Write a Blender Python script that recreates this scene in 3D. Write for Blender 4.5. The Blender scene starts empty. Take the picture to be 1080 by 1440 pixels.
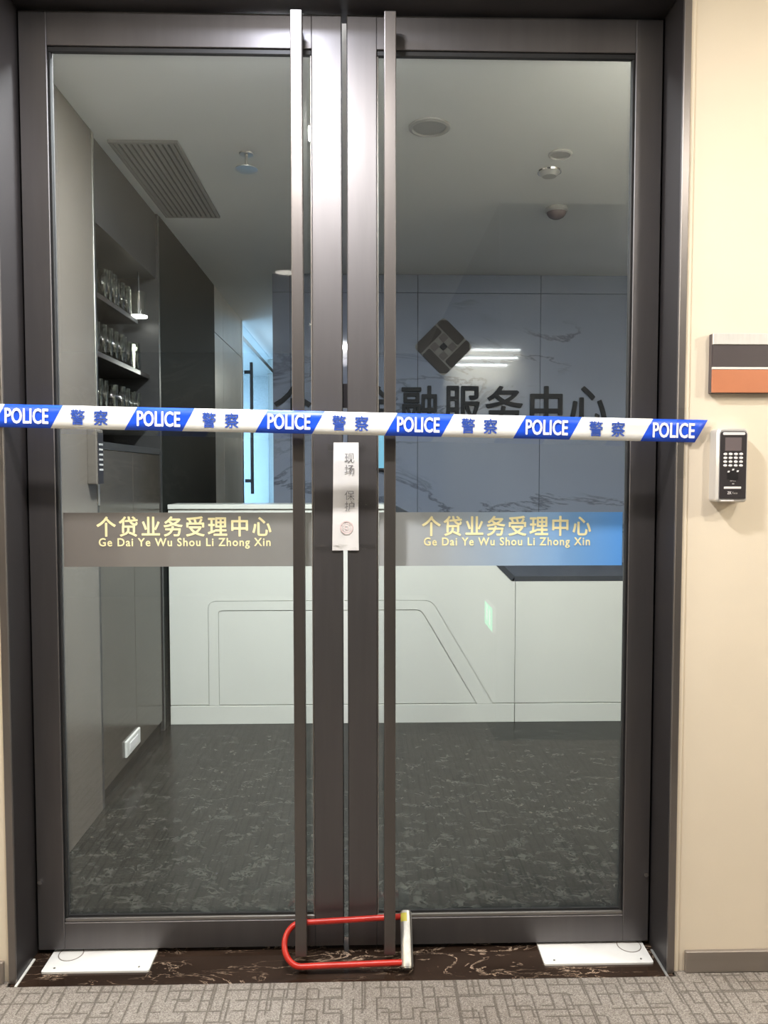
import bpy, bmesh, math, random
from mathutils import Vector, Matrix

random.seed(7)
SC = bpy.context.scene
COL = SC.collection
PI = math.pi

# ------------------------------------------------------------------ camera, world, exposure
cam_data = bpy.data.cameras.new('camera')
cam = bpy.data.objects.new('camera', cam_data)
COL.objects.link(cam)
cam.location = (0.053, -2.08, 1.32)
cam.rotation_euler = (math.radians(90 - 2.785), 0.0, math.radians(-1.433))
cam_data.sensor_fit = 'VERTICAL'
cam_data.sensor_height = 36.0
cam_data.lens = 1082 / 1440 * 36.0
cam_data.clip_start = 0.02
cam_data.clip_end = 60
SC.camera = cam

world = bpy.data.worlds.new('world')
SC.world = world
world.use_nodes = True
world.node_tree.nodes['Background'].inputs[0].default_value = (0.55, 0.6, 0.7, 1)
world.node_tree.nodes['Background'].inputs[1].default_value = 0.05

SC.view_settings.view_transform = 'Standard'
SC.view_settings.look = 'None'
SC.view_settings.gamma = 1.0
SC.view_settings.use_curve_mapping = False
SC.view_settings.exposure = 0.12

# lamp powers (W), added fill lamps included; the lamps themselves are built with their fixtures
P_DOOR, P_HALL, P_HALL_FILL, P_CORRIDOR = 40.0, 17.5, 58.0, 3.0
P_ENTRY_FILL, P_LINE, P_LOBBY_FILL, P_PASSAGE_FILL, P_ROOM, P_SHELF = 94.0, 12.0, 12.0, 34.0, 330.0, 0.15
P_HEAD = 5.5

# ------------------------------------------------------------------ helpers
def put(name, me, mats, parent=None, loc=None):
    o = bpy.data.objects.new(name, me)
    COL.objects.link(o)
    for m in (mats if isinstance(mats, (list, tuple)) else [mats]):
        if m is not None and m.name not in [x.name for x in me.materials if x]:
            me.materials.append(m)
    if loc is not None:
        o.location = loc
    if parent is not None:
        o.parent = parent
    return o

def finish(bm, name, mats, parent=None, smooth=False, loc=None):
    bmesh.ops.recalc_face_normals(bm, faces=bm.faces)
    me = bpy.data.meshes.new(name)
    bm.to_mesh(me)
    bm.free()
    if smooth:
        for p in me.polygons:
            p.use_smooth = True
        try:
            me.set_sharp_from_angle(angle=math.radians(38))
        except Exception:
            pass
    return put(name, me, mats, parent, loc)

def add_box(bm, x0, x1, y0, y1, z0, z1, bevel=0.0, seg=1):
    vs = [bm.verts.new(p) for p in ((x0, y0, z0), (x1, y0, z0), (x1, y1, z0), (x0, y1, z0), (x0, y0, z1), (x1, y0, z1), (x1, y1, z1), (x0, y1, z1))]
    fs = [bm.faces.new([vs[i] for i in f]) for f in ((0, 3, 2, 1), (4, 5, 6, 7), (0, 1, 5, 4), (1, 2, 6, 5), (2, 3, 7, 6), (3, 0, 4, 7))]
    if bevel > 0:
        es = list({e for f in fs for e in f.edges})
        bmesh.ops.bevel(bm, geom=es, offset=bevel, segments=seg, affect='EDGES', profile=0.5)

def box(name, x0, x1, y0, y1, z0, z1, mat, parent=None, bevel=0.0, seg=1):
    bm = bmesh.new()
    add_box(bm, min(x0, x1), max(x0, x1), min(y0, y1), max(y0, y1), min(z0, z1), max(z0, z1), bevel, seg)
    return finish(bm, name, mat, parent)

def add_cyl(bm, p, q, r, n=20, r2=None, cap=True):
    p, q = Vector(p), Vector(q)
    d = (q - p).normalized()
    a = d.orthogonal().normalized()
    b = d.cross(a)
    r2 = r if r2 is None else r2
    A = [bm.verts.new(p + (a * math.cos(t) + b * math.sin(t)) * r) for t in [2 * PI * i / n for i in range(n)]]
    B = [bm.verts.new(q + (a * math.cos(t) + b * math.sin(t)) * r2) for t in [2 * PI * i / n for i in range(n)]]
    for i in range(n):
        j = (i + 1) % n
        bm.faces.new((A[i], A[j], B[j], B[i]))
    if cap:
        bm.faces.new(A[::-1])
        bm.faces.new(B)

def cyl(name, p, q, r, mat, parent=None, n=20, r2=None):
    bm = bmesh.new()
    add_cyl(bm, p, q, r, n, r2)
    return finish(bm, name, mat, parent, smooth=True)

def add_tube(bm, pts, r, n=12):
    pts = [Vector(p) for p in pts]
    rings = []
    ref = None
    for i, p in enumerate(pts):
        d = (pts[min(i + 1, len(pts) - 1)] - pts[max(i - 1, 0)]).normalized()
        if ref is None:
            ref = d.orthogonal().normalized()
        a = (ref - d * ref.dot(d)).normalized()
        ref = a
        b = d.cross(a)
        rings.append([bm.verts.new(p + (a * math.cos(2 * PI * k / n) + b * math.sin(2 * PI * k / n)) * r) for k in range(n)])
    for A, B in zip(rings, rings[1:]):
        for k in range(n):
            l = (k + 1) % n
            bm.faces.new((A[k], A[l], B[l], B[k]))
    bm.faces.new(rings[0][::-1])
    bm.faces.new(rings[-1])

def add_lathe(bm, prof, c=(0, 0, 0), n=24, close=False):
    c = Vector(c)
    rings = []
    for r, z in prof:
        if r < 1e-6:
            rings.append([bm.verts.new(c + Vector((0, 0, z)))])
        else:
            rings.append([bm.verts.new(c + Vector((r * math.cos(2 * PI * k / n), r * math.sin(2 * PI * k / n), z))) for k in range(n)])
    for A, B in zip(rings, rings[1:]):
        for k in range(n):
            l = (k + 1) % n
            if len(A) == 1 and len(B) == 1:
                continue
            if len(A) == 1:
                bm.faces.new((A[0], B[l], B[k]))
            elif len(B) == 1:
                bm.faces.new((A[k], A[l], B[0]))
            else:
                bm.faces.new((A[k], A[l], B[l], B[k]))

def add_prism(bm, poly, y0, y1):
    """polygon in (x, z), extruded from y0 to y1"""
    A = [bm.verts.new((x, y0, z)) for x, z in poly]
    B = [bm.verts.new((x, y1, z)) for x, z in poly]
    n = len(poly)
    for i in range(n):
        j = (i + 1) % n
        bm.faces.new((A[i], A[j], B[j], B[i]))
    bm.faces.new(A[::-1])
    bm.faces.new(B)

def add_ring_prism(bm, outer, inner, y0, y1):
    """frame between two closed (x, z) outlines of equal length"""
    n = len(outer)
    L = [[bm.verts.new((x, y, z)) for x, z in P] for P in (outer, inner) for y in (y0, y1)]
    of, ob, nf, nb = L
    for i in range(n):
        j = (i + 1) % n
        bm.faces.new((of[i], of[j], nf[j], nf[i]))
        bm.faces.new((ob[j], ob[i], nb[i], nb[j]))
        bm.faces.new((of[j], of[i], ob[i], ob[j]))
        bm.faces.new((nf[i], nf[j], nb[j], nb[i]))

def rounded(poly, r, seg=6):
    """round the corners of a polygon; r is a number or one per corner"""
    out, n = [], len(poly)
    for i, p in enumerate(poly):
        ri = r[i] if isinstance(r, (list, tuple)) else r
        p = Vector(p)
        a, b = Vector(poly[i - 1]) - p, Vector(poly[(i + 1) % n]) - p
        if ri <= 0:
            out.append((p.x, p.y))
            continue
        ang = a.angle(b)
        d = min(ri / math.tan(ang / 2), a.length * .49, b.length * .49)
        s, e = p + a.normalized() * d, p + b.normalized() * d
        for k in range(seg + 1):
            t = k / seg
            q = s * (1 - t) ** 2 + p * 2 * t * (1 - t) + e * t * t
            out.append((q.x, q.y))
    return out

def empty(name, loc):
    o = bpy.data.objects.new(name, None)
    o.empty_display_size = .05
    COL.objects.link(o)
    o.location = loc
    return o

def tag(o, label, cat, group=None, kind=None):
    o['label'] = label
    o['category'] = cat
    if group:
        o['group'] = group
    if kind:
        o['kind'] = kind
    return o

def adopt(root, *objs):
    """parent finished world-space meshes to a root, keeping their place"""
    inv = Matrix.Translation(root.matrix_basis.translation).inverted() if root.rotation_euler.to_matrix() == Matrix.Identity(3) else root.matrix_basis.inverted()
    for o in objs:
        o.parent = root
        o.matrix_parent_inverse = inv
    return root

_texts = {}
def text_mesh(s, w, h, depth, bold=0.0, spacing=1.0, heavy=0.0):
    """lettering that stands in the xz plane facing -y, lower left corner at the origin"""
    cu = bpy.data.curves.new('lettering', 'FONT')
    cu.body = s
    cu.size = 1.0
    cu.offset = bold
    cu.space_character = spacing
    cu.extrude = 0.01
    cu.resolution_u = 3
    to = bpy.data.objects.new('lettering_source', cu)
    COL.objects.link(to)
    dg = bpy.context.evaluated_depsgraph_get()
    me = bpy.data.meshes.new_from_object(to.evaluated_get(dg))
    bpy.data.objects.remove(to)
    bpy.data.curves.remove(cu)
    xs = [v.co.x for v in me.vertices]; ys = [v.co.y for v in me.vertices]
    x0, y0 = min(xs), min(ys)
    sx, sy = w / (max(xs) - x0), h / (max(ys) - y0)
    for v in me.vertices:
        x, y, z = v.co
        v.co = ((x - x0) * sx, -z / 0.01 * depth / 2 - depth / 2, (y - y0) * sy)
    me.materials.clear()
    if heavy > 0:
        bm = bmesh.new()
        for q, (dx, dz) in enumerate(((0, 0), (1, 0), (-1, 0), (0, 1), (0, -1), (.7, .7), (-.7, .7), (.7, -.7), (-.7, -.7))):
            k = len(bm.verts)
            bm.from_mesh(me)
            bm.verts.ensure_lookup_table()
            for v in bm.verts[k:]:
                v.co.x += dx * heavy
                v.co.z += dz * heavy
                v.co.y -= q * .00004
        bm.to_mesh(me)
        bm.free()
    return me

def lettering(s, x0, x1, z0, z1, y, depth, mat, parent=None, bold=0.0, spacing=1.0, name='lettering', heavy=0.0):
    return put(name, text_mesh(s, x1 - x0, z1 - z0, depth, bold, spacing, heavy), mat, parent, (x0, y, z0))

# ------------------------------------------------------------------ materials
def new_mat(name):
    m = bpy.data.materials.new(name)
    m.use_nodes = True
    nt = m.node_tree
    return m, nt, nt.nodes, nt.links, nt.nodes['Principled BSDF']

def coords(nt, scale=(1, 1, 1), rot=(0, 0, 0)):
    tc = nt.nodes.new('ShaderNodeTexCoord')
    mp = nt.nodes.new('ShaderNodeMapping')
    mp.inputs['Scale'].default_value = scale
    mp.inputs['Rotation'].default_value = rot
    nt.links.new(tc.outputs['Object'], mp.inputs['Vector'])
    return mp.outputs['Vector']

def ramp(nt, fac, stops):
    r = nt.nodes.new('ShaderNodeValToRGB')
    el = r.color_ramp.elements
    while len(el) < len(stops):
        el.new(0.5)
    for e, (p, c) in zip(el, stops):
        e.position = p
        e.color = (c[0], c[1], c[2], 1)
    nt.links.new(fac, r.inputs[0])
    return r.outputs[0]

def noise(nt, vec, scale, detail=4, rough=.55, dist=0.0):
    n = nt.nodes.new('ShaderNodeTexNoise')
    n.inputs['Scale'].default_value = scale
    n.inputs['Detail'].default_value = detail
    n.inputs['Roughness'].default_value = rough
    n.inputs['Distortion'].default_value = dist
    nt.links.new(vec, n.inputs['Vector'])
    return n.outputs['Fac']

def bump(nt, h, bsdf, strength, dist=.002):
    b = nt.nodes.new('ShaderNodeBump')
    b.inputs['Strength'].default_value = strength
    b.inputs['Distance'].default_value = dist
    nt.links.new(h, b.inputs['Height'])
    nt.links.new(b.outputs[0], bsdf.inputs['Normal'])

def plain(name, col, rough=.5, metal=0.0, var=.06, scale=9.0, spec=.5, fine=0.0, stretch=(1, 1, 1), coat=0.0):
    m, nt, N, L, B = new_mat(name)
    v = coords(nt, stretch)
    f = noise(nt, v, scale, 3)
    c0 = [max(0, c * (1 - var)) for c in col]
    c1 = [min(1, c * (1 + var)) for c in col]
    L.new(ramp(nt, f, [(.3, c0), (.7, c1)]), B.inputs['Base Color'])
    B.inputs['Roughness'].default_value = rough
    B.inputs['Metallic'].default_value = metal
    B.inputs['Specular IOR Level'].default_value = spec
    B.inputs['Coat Weight'].default_value = coat
    if fine > 0:
        bump(nt, noise(nt, v, 260, 2), B, fine, .001)
    return m

def emit(name, col, strength):
    m, nt, N, L, B = new_mat(name)
    B.inputs['Base Color'].default_value = (0.02, 0.02, 0.02, 1)
    B.inputs['Emission Color'].default_value = (*col, 1)
    B.inputs['Emission Strength'].default_value = strength
    return m

def clear(name, tint, ior=1.5, rough=0.0, gloss=(1, 1, 1)):
    """thin clear sheet: what is behind it shows straight through, Fresnel reflection on top"""
    m = bpy.data.materials.new(name)
    m.use_nodes = True
    nt = m.node_tree
    nt.nodes.clear()
    out = nt.nodes.new('ShaderNodeOutputMaterial')
    mix = nt.nodes.new('ShaderNodeMixShader')
    fr = nt.nodes.new('ShaderNodeFresnel')
    # the same reflectance on the way in and on the way out of the sheet
    ge = nt.nodes.new('ShaderNodeNewGeometry')
    io = nt.nodes.new('ShaderNodeMapRange')
    io.inputs['To Min'].default_value = ior
    io.inputs['To Max'].default_value = 1 / ior
    nt.links.new(ge.outputs['Backfacing'], io.inputs['Value'])
    nt.links.new(io.outputs[0], fr.inputs['IOR'])
    tr = nt.nodes.new('ShaderNodeBsdfTransparent')
    tr.inputs['Color'].default_value = (*tint, 1)
    gl = nt.nodes.new('ShaderNodeBsdfGlossy')
    gl.inputs['Roughness'].default_value = rough
    gl.inputs['Color'].default_value = (*gloss, 1)
    nt.links.new(fr.outputs[0], mix.inputs[0])
    nt.links.new(tr.outputs[0], mix.inputs[1])
    nt.links.new(gl.outputs[0], mix.inputs[2])
    nt.links.new(mix.outputs[0], out.inputs[0])
    return m

def film(name, stops, opacity):
    """frosted window film; stops run along x of the film from 0 to 1"""
    m, nt, N, L, B = new_mat(name)
    tc = N.new('ShaderNodeTexCoord')
    sp = N.new('ShaderNodeSeparateXYZ')
    L.new(tc.outputs['Generated'], sp.inputs[0])
    L.new(ramp(nt, sp.outputs['X'], stops), B.inputs['Base Color'])
    B.inputs['Roughness'].default_value = .55
    tr = N.new('ShaderNodeBsdfTransparent')
    mix = N.new('ShaderNodeMixShader')
    mix.inputs[0].default_value = opacity
    L.new(tr.outputs[0], mix.inputs[1])
    L.new(B.outputs[0], mix.inputs[2])
    L.new(mix.outputs[0], N['Material Output'].inputs[0])
    return m

def marble(name, base, mid, vein, scale, stretch, rough, lo=.47, hi=.53, rot=(0, 0, 0), width=.035, spec=.5):
    m, nt, N, L, B = new_mat(name)
    v = coords(nt, stretch, rot)
    f = noise(nt, v, scale, 8, .62, 1.4)
    f2 = noise(nt, v, scale * .5, 4, .5, .6)
    g = ramp(nt, f2, [(.3, base), (.72, mid)])
    k = ramp(nt, f, [(.5 - width, (0, 0, 0)), (.5, (1, 1, 1)), (.5 + width, (0, 0, 0))])
    k2 = ramp(nt, noise(nt, v, scale * .8, 3), [(lo, (0, 0, 0)), (hi, (1, 1, 1))])
    mu = N.new('ShaderNodeMath'); mu.operation = 'MULTIPLY'
    L.new(k, mu.inputs[0]); L.new(k2, mu.inputs[1])
    mx = N.new('ShaderNodeMixRGB')
    mx.inputs[2].default_value = (*vein, 1)
    L.new(mu.outputs[0], mx.inputs[0]); L.new(g, mx.inputs[1])
    L.new(mx.outputs[0], B.inputs['Base Color'])
    B.inputs['Roughness'].default_value = rough
    B.inputs['Specular IOR Level'].default_value = spec
    return m

def carpet_mat():
    m, nt, N, L, B = new_mat('loop_carpet')
    v = coords(nt)
    def cellgrid(sx, sy, seedz, tx, ty, w):
        mp = N.new('ShaderNodeMapping')
        mp.inputs['Scale'].default_value = (sx, sy, 1)
        mp.inputs['Location'].default_value = (seedz, seedz * .7, 0)
        L.new(v, mp.inputs['Vector'])
        fl = N.new('ShaderNodeVectorMath'); fl.operation = 'FLOOR'
        fr = N.new('ShaderNodeVectorMath'); fr.operation = 'FRACTION'
        L.new(mp.outputs[0], fl.inputs[0]); L.new(mp.outputs[0], fr.inputs[0])
        wn = N.new('ShaderNodeTexWhiteNoise'); wn.noise_dimensions = '2D'
        L.new(fl.outputs[0], wn.inputs['Vector'])
        sc = N.new('ShaderNodeSeparateColor'); L.new(wn.outputs['Color'], sc.inputs[0])
        sx_ = N.new('ShaderNodeSeparateXYZ'); L.new(fr.outputs[0], sx_.inputs[0])
        outs = []
        for ch, ax, thr, ww in (('Red', 'X', tx, w * sx), ('Green', 'Y', ty, w * sy)):
            g = N.new('ShaderNodeMath'); g.operation = 'GREATER_THAN'; g.inputs[1].default_value = thr
            L.new(sc.outputs[ch], g.inputs[0])
            mr = N.new('ShaderNodeMapRange'); mr.inputs['From Min'].default_value = ww * .6; mr.inputs['From Max'].default_value = ww * 1.4
            mr.inputs['To Min'].default_value = 1; mr.inputs['To Max'].default_value = 0
            L.new(sx_.outputs[ax], mr.inputs['Value'])
            mm = N.new('ShaderNodeMath'); mm.operation = 'MULTIPLY'
            L.new(g.outputs[0], mm.inputs[0]); L.new(mr.outputs[0], mm.inputs[1])
            outs.append(mm.outputs[0])
        mx = N.new('ShaderNodeMath'); mx.operation = 'MAXIMUM'
        L.new(outs[0], mx.inputs[0]); L.new(outs[1], mx.inputs[1])
        return mx.outputs[0]
    a = cellgrid(34, 26, 3.3, .30, .42, .0048)
    b = cellgrid(21, 17, 9.1, .55, .6, .0052)
    mx = N.new('ShaderNodeMath'); mx.operation = 'MAXIMUM'
    L.new(a, mx.inputs[0]); L.new(b, mx.inputs[1])
    fib = noise(nt, v, 300, 4, .8)
    base = ramp(nt, fib, [(.30, (.11, .095, .083)), (.5, (.275, .245, .22)), (.70, (.50, .455, .415))])
    mix = N.new('ShaderNodeMixRGB'); mix.inputs[2].default_value = (.085, .071, .061, 1)
    sf = N.new('ShaderNodeMath'); sf.operation = 'MULTIPLY'; sf.inputs[1].default_value = .62
    L.new(mx.outputs[0], sf.inputs[0])
    L.new(sf.outputs[0], mix.inputs[0]); L.new(base, mix.inputs[1])
    L.new(mix.outputs[0], B.inputs['Base Color'])
    B.inputs['Roughness'].default_value = .95
    B.inputs['Specular IOR Level'].default_value = .1
    su = N.new('ShaderNodeMath'); su.operation = 'SUBTRACT'
    L.new(fib, su.inputs[0]); L.new(mx.outputs[0], su.inputs[1])
    bump(nt, su.outputs[0], B, .7, .004)
    return m

M = {}
M['cream'] = plain('cream_wall_paint', (.80, .70, .565), .75, var=.03, scale=3, fine=.12)
M['white_ceiling'] = plain('white_ceiling_paint', (.73, .735, .735), .85, var=.02, scale=2)
M['bronze'] = plain('satin_dark_bronze', (.140, .131, .133), .46, .8, .05, 6, stretch=(6, 6, .6))
M['bar'] = plain('satin_bronze_bar', (.135, .122, .116), .40, .8, .05, 6, stretch=(6, 6, .6))
M['jamb'] = plain('dark_jamb_metal', (.055, .05, .052), .38, .6, .06, 5)
M['casing'] = plain('grey_casing_metal', (.22, .20, .19), .35, .8, .05, 5)
M['bead'] = plain('grey_glazing_bead', (.30, .28, .265), .35, .8, .05, 5)
M['gasket'] = plain('black_gasket', (.012, .012, .013), .6, 0, .05, 8)
M['glass'] = clear('clear_door_glass', (.93, .955, .945), 1.5)
M['carpet'] = carpet_mat()
M['threshold'] = marble('dark_threshold_marble', (.016, .009, .006), (.045, .028, .02), (.56, .42, .31), 5, (1, 3.2, 1), .14, .45, .6, width=.014)
M['lobby_floor'] = marble('dark_lobby_marble', (.007, .0072, .0063), (.016, .0155, .0135), (.055, .055, .047), 19, (1, 1.25, 1), .22, .46, .66, rot=(0, 0, .5), width=.075, spec=.16)
M['slab'] = marble('slate_blue_marble', (.185, .215, .29), (.25, .283, .362), (.10, .115, .15), 1.1, (.6, 1, 1.6), .045, .46, .54, rot=(0, -.35, 0), width=.02)
M['hall_slate'] = marble('grey_hall_marble', (.05, .055, .062), (.08, .085, .095), (.16, .17, .18), 1.2, (1, 1, 1.5), .12)
M['counter'] = plain('white_lacquer_counter', (.72, .72, .67), .22, 0, .015, 2)
M['counter_dark'] = plain('slate_desk_top', (.05, .055, .065), .25, 0, .05, 4)
M['taupe'] = plain('taupe_laminate', (.118, .102, .088), .24, 0, .04, 2.5, stretch=(1, 1, .2))
M['brown_panel'] = plain('brown_gloss_panel', (.06, .052, .042), .16, 0, .08, 3, spec=.2, stretch=(1, 1, .2))
M['dark_panel'] = plain('charcoal_panel', (.035, .035, .036), .4, 0, .06, 3, spec=.3)
M['black_panel'] = plain('near_black_panel', (.014, .016, .015), .6, 0, .06, 3, spec=.02)
M['stone'] = plain('beige_stone_cladding', (.46, .43, .38), .35, 0, .08, 4)
M['steel'] = plain('brushed_steel', (.62, .60, .57), .28, 1, .05, 14, stretch=(1, 1, 12))
M['satin_steel'] = plain('pale_satin_steel', (.74, .72, .69), .35, .35, .04, 14, stretch=(8, 1, 1))
M['chrome'] = plain('polished_chrome', (.75, .75, .75), .08, 1, .02, 6)
M['shelf'] = plain('dark_brown_shelf', (.040, .033, .030), .25, 0, .08, 3)
M['white_metal'] = plain('white_painted_cover', (.80, .79, .77), .4, 0, .03, 18)
M['white_plastic'] = plain('white_plastic', (.75, .74, .71), .4, 0, .02, 6)
M['vent_dark'] = plain('dark_vent_backing', (.05, .05, .05), .7, 0, .05, 6)
M['vent_grey'] = plain('grey_vent_slat', (.24, .24, .24), .5, 0, .03, 6)
M['paper'] = plain('white_paper', (.84, .82, .81), .8, 0, .03, 22)
M['ink'] = plain('grey_ink', (.22, .21, .21), .8, 0, .2, 90)
M['stamp'] = plain('faded_red_stamp_ink', (.80, .62, .61), .8, 0, .12, 90)
M['tape_white'] = plain('white_barrier_tape', (.82, .82, .80), .42, 0, .03, 14)
M['tape_blue'] = plain('blue_barrier_tape', (.012, .085, .72), .38, 0, .05, 14)
M['print_white'] = plain('white_print', (.86, .86, .88), .5, 0, .02, 14)
M['print_blue'] = plain('blue_print', (.025, .08, .42), .5, 0, .08, 14)
M['gold'] = plain('pale_gold_print', (.95, .86, .50), .5, 0, .06, 14)
M['red_rubber'] = plain('red_rubber_coating', (.48, .022, .012), .34, 0, .08, 16)
M['lock_silver'] = plain('silver_lock_body', (.66, .66, .64), .3, .7, .05, 16)
M['lock_label'] = plain('pale_lock_label', (.74, .74, .71), .6, 0, .12, 120, stretch=(1, 1, .4))
M['yellow'] = plain('yellow_sticker', (.70, .62, .10), .5, 0, .05, 16)
M['black_plastic'] = plain('black_plastic', (.018, .016, .018), .3, 0, .05, 12)
M['dark_grey_plastic'] = plain('dark_grey_plastic', (.035, .03, .033), .35, 0, .05, 12)
M['screen_off'] = plain('grey_unlit_screen', (.16, .13, .135), .18, 0, .03, 8)
M['silver_plastic'] = plain('silver_plastic', (.60, .585, .57), .3, .35, .03, 8)
M['key_white'] = plain('white_key', (.82, .79, .80), .4, 0, .02, 8)
M['sign_dark'] = plain('charcoal_sign_band', (.075, .06, .062), .38, 0, .05, 10)
M['terracotta'] = plain('terracotta_sign_band', (.52, .185, .085), .5, 0, .05, 10)
M['skirting'] = plain('grey_skirting', (.25, .215, .19), .4, .3, .06, 10, stretch=(.3, 1, 3))
M['letter_dark'] = plain('dark_acrylic_letter', (.014, .016, .02), .5, 0, .05, 10, spec=.15)
M['logo_brown'] = plain('dark_brown_logo', (.017, .012, .012), .6, 0, .08, 8)
M['logo_taupe'] = plain('taupe_logo_square', (.085, .075, .075), .6, 0, .08, 8)
M['logo_grey'] = plain('grey_logo_backing', (.15, .145, .14), .6, 0, .05, 8)
M['tumbler'] = clear('drinking_glass', (.93, .95, .90), 2.1, .02)
M['clear_tape'] = clear('clear_adhesive_tape', (.985, .985, .98), 1.35, .1)
M['door_glass_cold'] = clear('bluish_office_glass', (.86, .93, .97), 1.12)
M['lens'] = emit('lit_lamp_lens', (1.0, .96, .88), 14.0)
M['lens_hall'] = emit('lit_downlight_lens', (1.0, .93, .82), 6.0)
M['lens_off'] = plain('unlit_lamp_lens', (.36, .36, .355), .4, 0, .03, 6)
M['exit_green'] = emit('lit_green_sign', (.05, .85, .38), 4.5)
M['exit_white'] = emit('lit_white_figure', (.95, 1, .95), 4.0)
M['blue_glow'] = emit('added_blue_glow', (.25, .68, .95), .8)  # glow added for a strip of blue light
M['film_grey'] = film('frosted_grey_film', [(0, (.20, .178, .16)), (.5, (.235, .22, .205)), (1, (.27, .27, .262))], .80)
M['film_blue_glow'] = film('film_with_painted_blue_glow', [(0, (.42, .43, .435)), (.25, (.42, .46, .50)), (.55, (.34, .47, .64)), (.82, (.20, .43, .80)), (1, (.12, .40, .95))], .86)  # blue light on the film is put into its colour stops

# ------------------------------------------------------------------ hall: floor, ceiling, walls
HZ = 2.62
WY = -0.115                                   # face of the hall wall round the door
def st(o, label, cat):
    return tag(o, label, cat, kind='structure')

bm = bmesh.new()
fl = [(-3.2, -6.2), (3.2, -6.2), (3.2, -.10), (.872, -.10), (.872, -.138), (-.872, -.138), (-.872, -.10), (-3.2, -.10)]
fa = [bm.verts.new((x, y, -.08)) for x, y in fl]
fb = [bm.verts.new((x, y, .002)) for x, y in fl]
bm.faces.new(fa[::-1]); bm.faces.new(fb)
for i in range(len(fl)):
    j = (i + 1) % len(fl)
    bm.faces.new((fa[i], fa[j], fb[j], fb[i]))
st(finish(bm, 'floor', M['carpet']), 'greige loop carpet with a broken rectangular line pattern', 'floor')
bm = bmesh.new()
add_box(bm, -3.2, -.872, WY, .05, 0, HZ)
add_box(bm, .872, 3.2, WY, .05, 0, HZ)
add_box(bm, -.872, .872, WY, .05, 2.556, HZ)
st(finish(bm, 'wall_front', M['cream']), 'cream painted hall wall around the dark double door', 'wall')
st(box('ceiling', -3.2, 3.2, -6.2, .05, HZ, HZ + .06, M['white_ceiling']), 'white hall ceiling in front of the glass door', 'ceiling')
st(box('wall_left', -3.26, -3.2, -6.2, .05, 0, HZ, M['cream']), 'cream end wall far left of the hall', 'wall')
st(box('wall_right', 3.2, 3.26, -1.66, .05, 0, HZ, M['cream']), 'cream end wall far right of the hall', 'wall')
st(box('wall_opposite', .70, 3.26, -6.2, -1.62, 0, HZ, M['hall_slate']), 'dark grey polished stone wall opposite the glass door', 'wall')
st(box('wall_rear', -3.26, .70, -6.26, -6.2, 0, HZ, M['hall_slate']), 'dark grey stone wall closing the corridor behind the viewer', 'wall')

for side, x0, x1 in (('right', .900, 3.2), ('left', -3.2, -.884)):
    st(box('baseboard_' + side, x0, x1, WY - .012, WY, .002, .06, M['skirting'], bevel=.002),
       'grey metal baseboard along the cream wall %s of the door' % side, 'baseboard')
bm = bmesh.new()
add_box(bm, .871, .883, WY - .004, WY, .002, HZ, .001)
st(finish(bm, 'trim_1', M['cream']), 'narrow cream plaster bead beside the right door casing', 'trim')

# threshold stone, lobby floor
st(box('trim_2', -.868, .868, -.1385, .06, -.06, .0, M['threshold'], bevel=.002), 'dark brown marble threshold with orange and white veins under the door', 'threshold')

for s_, m_ in ((-1, 'white_plastic'), (1, 'vent_grey')):
    st(box('trim_%d' % (4 if s_ < 0 else 5), s_ * .8515, s_ * .845, -.137, -.022, -.001, .003, M[m_], bevel=.0008),
       '%s sealant line along the foot of the %s door jamb' % (('white', 'left') if s_ < 0 else ('grey', 'right')), 'sealant')

# ------------------------------------------------------------------ door frame
frame = tag(empty('trim_3', (0, -.03, 0)), 'dark metal frame around the double glass door', 'door frame', kind='structure')
def frame_bit(name, *a, mat, bevel=.0015):
    o = box(name, *a, mat, bevel=bevel)
    adopt(frame, o)
    return o
for s in (-1, 1):
    frame_bit('jamb', s * .852, s * .872, -.116, .055, 0, 2.556, mat=M['jamb'])
    frame_bit('casing', s * .852, s * .871, -.124, -.1155, 0, 2.575, mat=M['casing'])
    frame_bit('stop', s * .832, s * .8525, .047, .06, 0, 2.556, mat=M['jamb'], bevel=.001)
frame_bit('head', -.852, .852, -.116, .055, 2.532, 2.556, mat=M['jamb'])
frame_bit('casing', -.852, .852, -.124, -.1155, 2.532, 2.575, mat=M['casing'])

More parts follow.
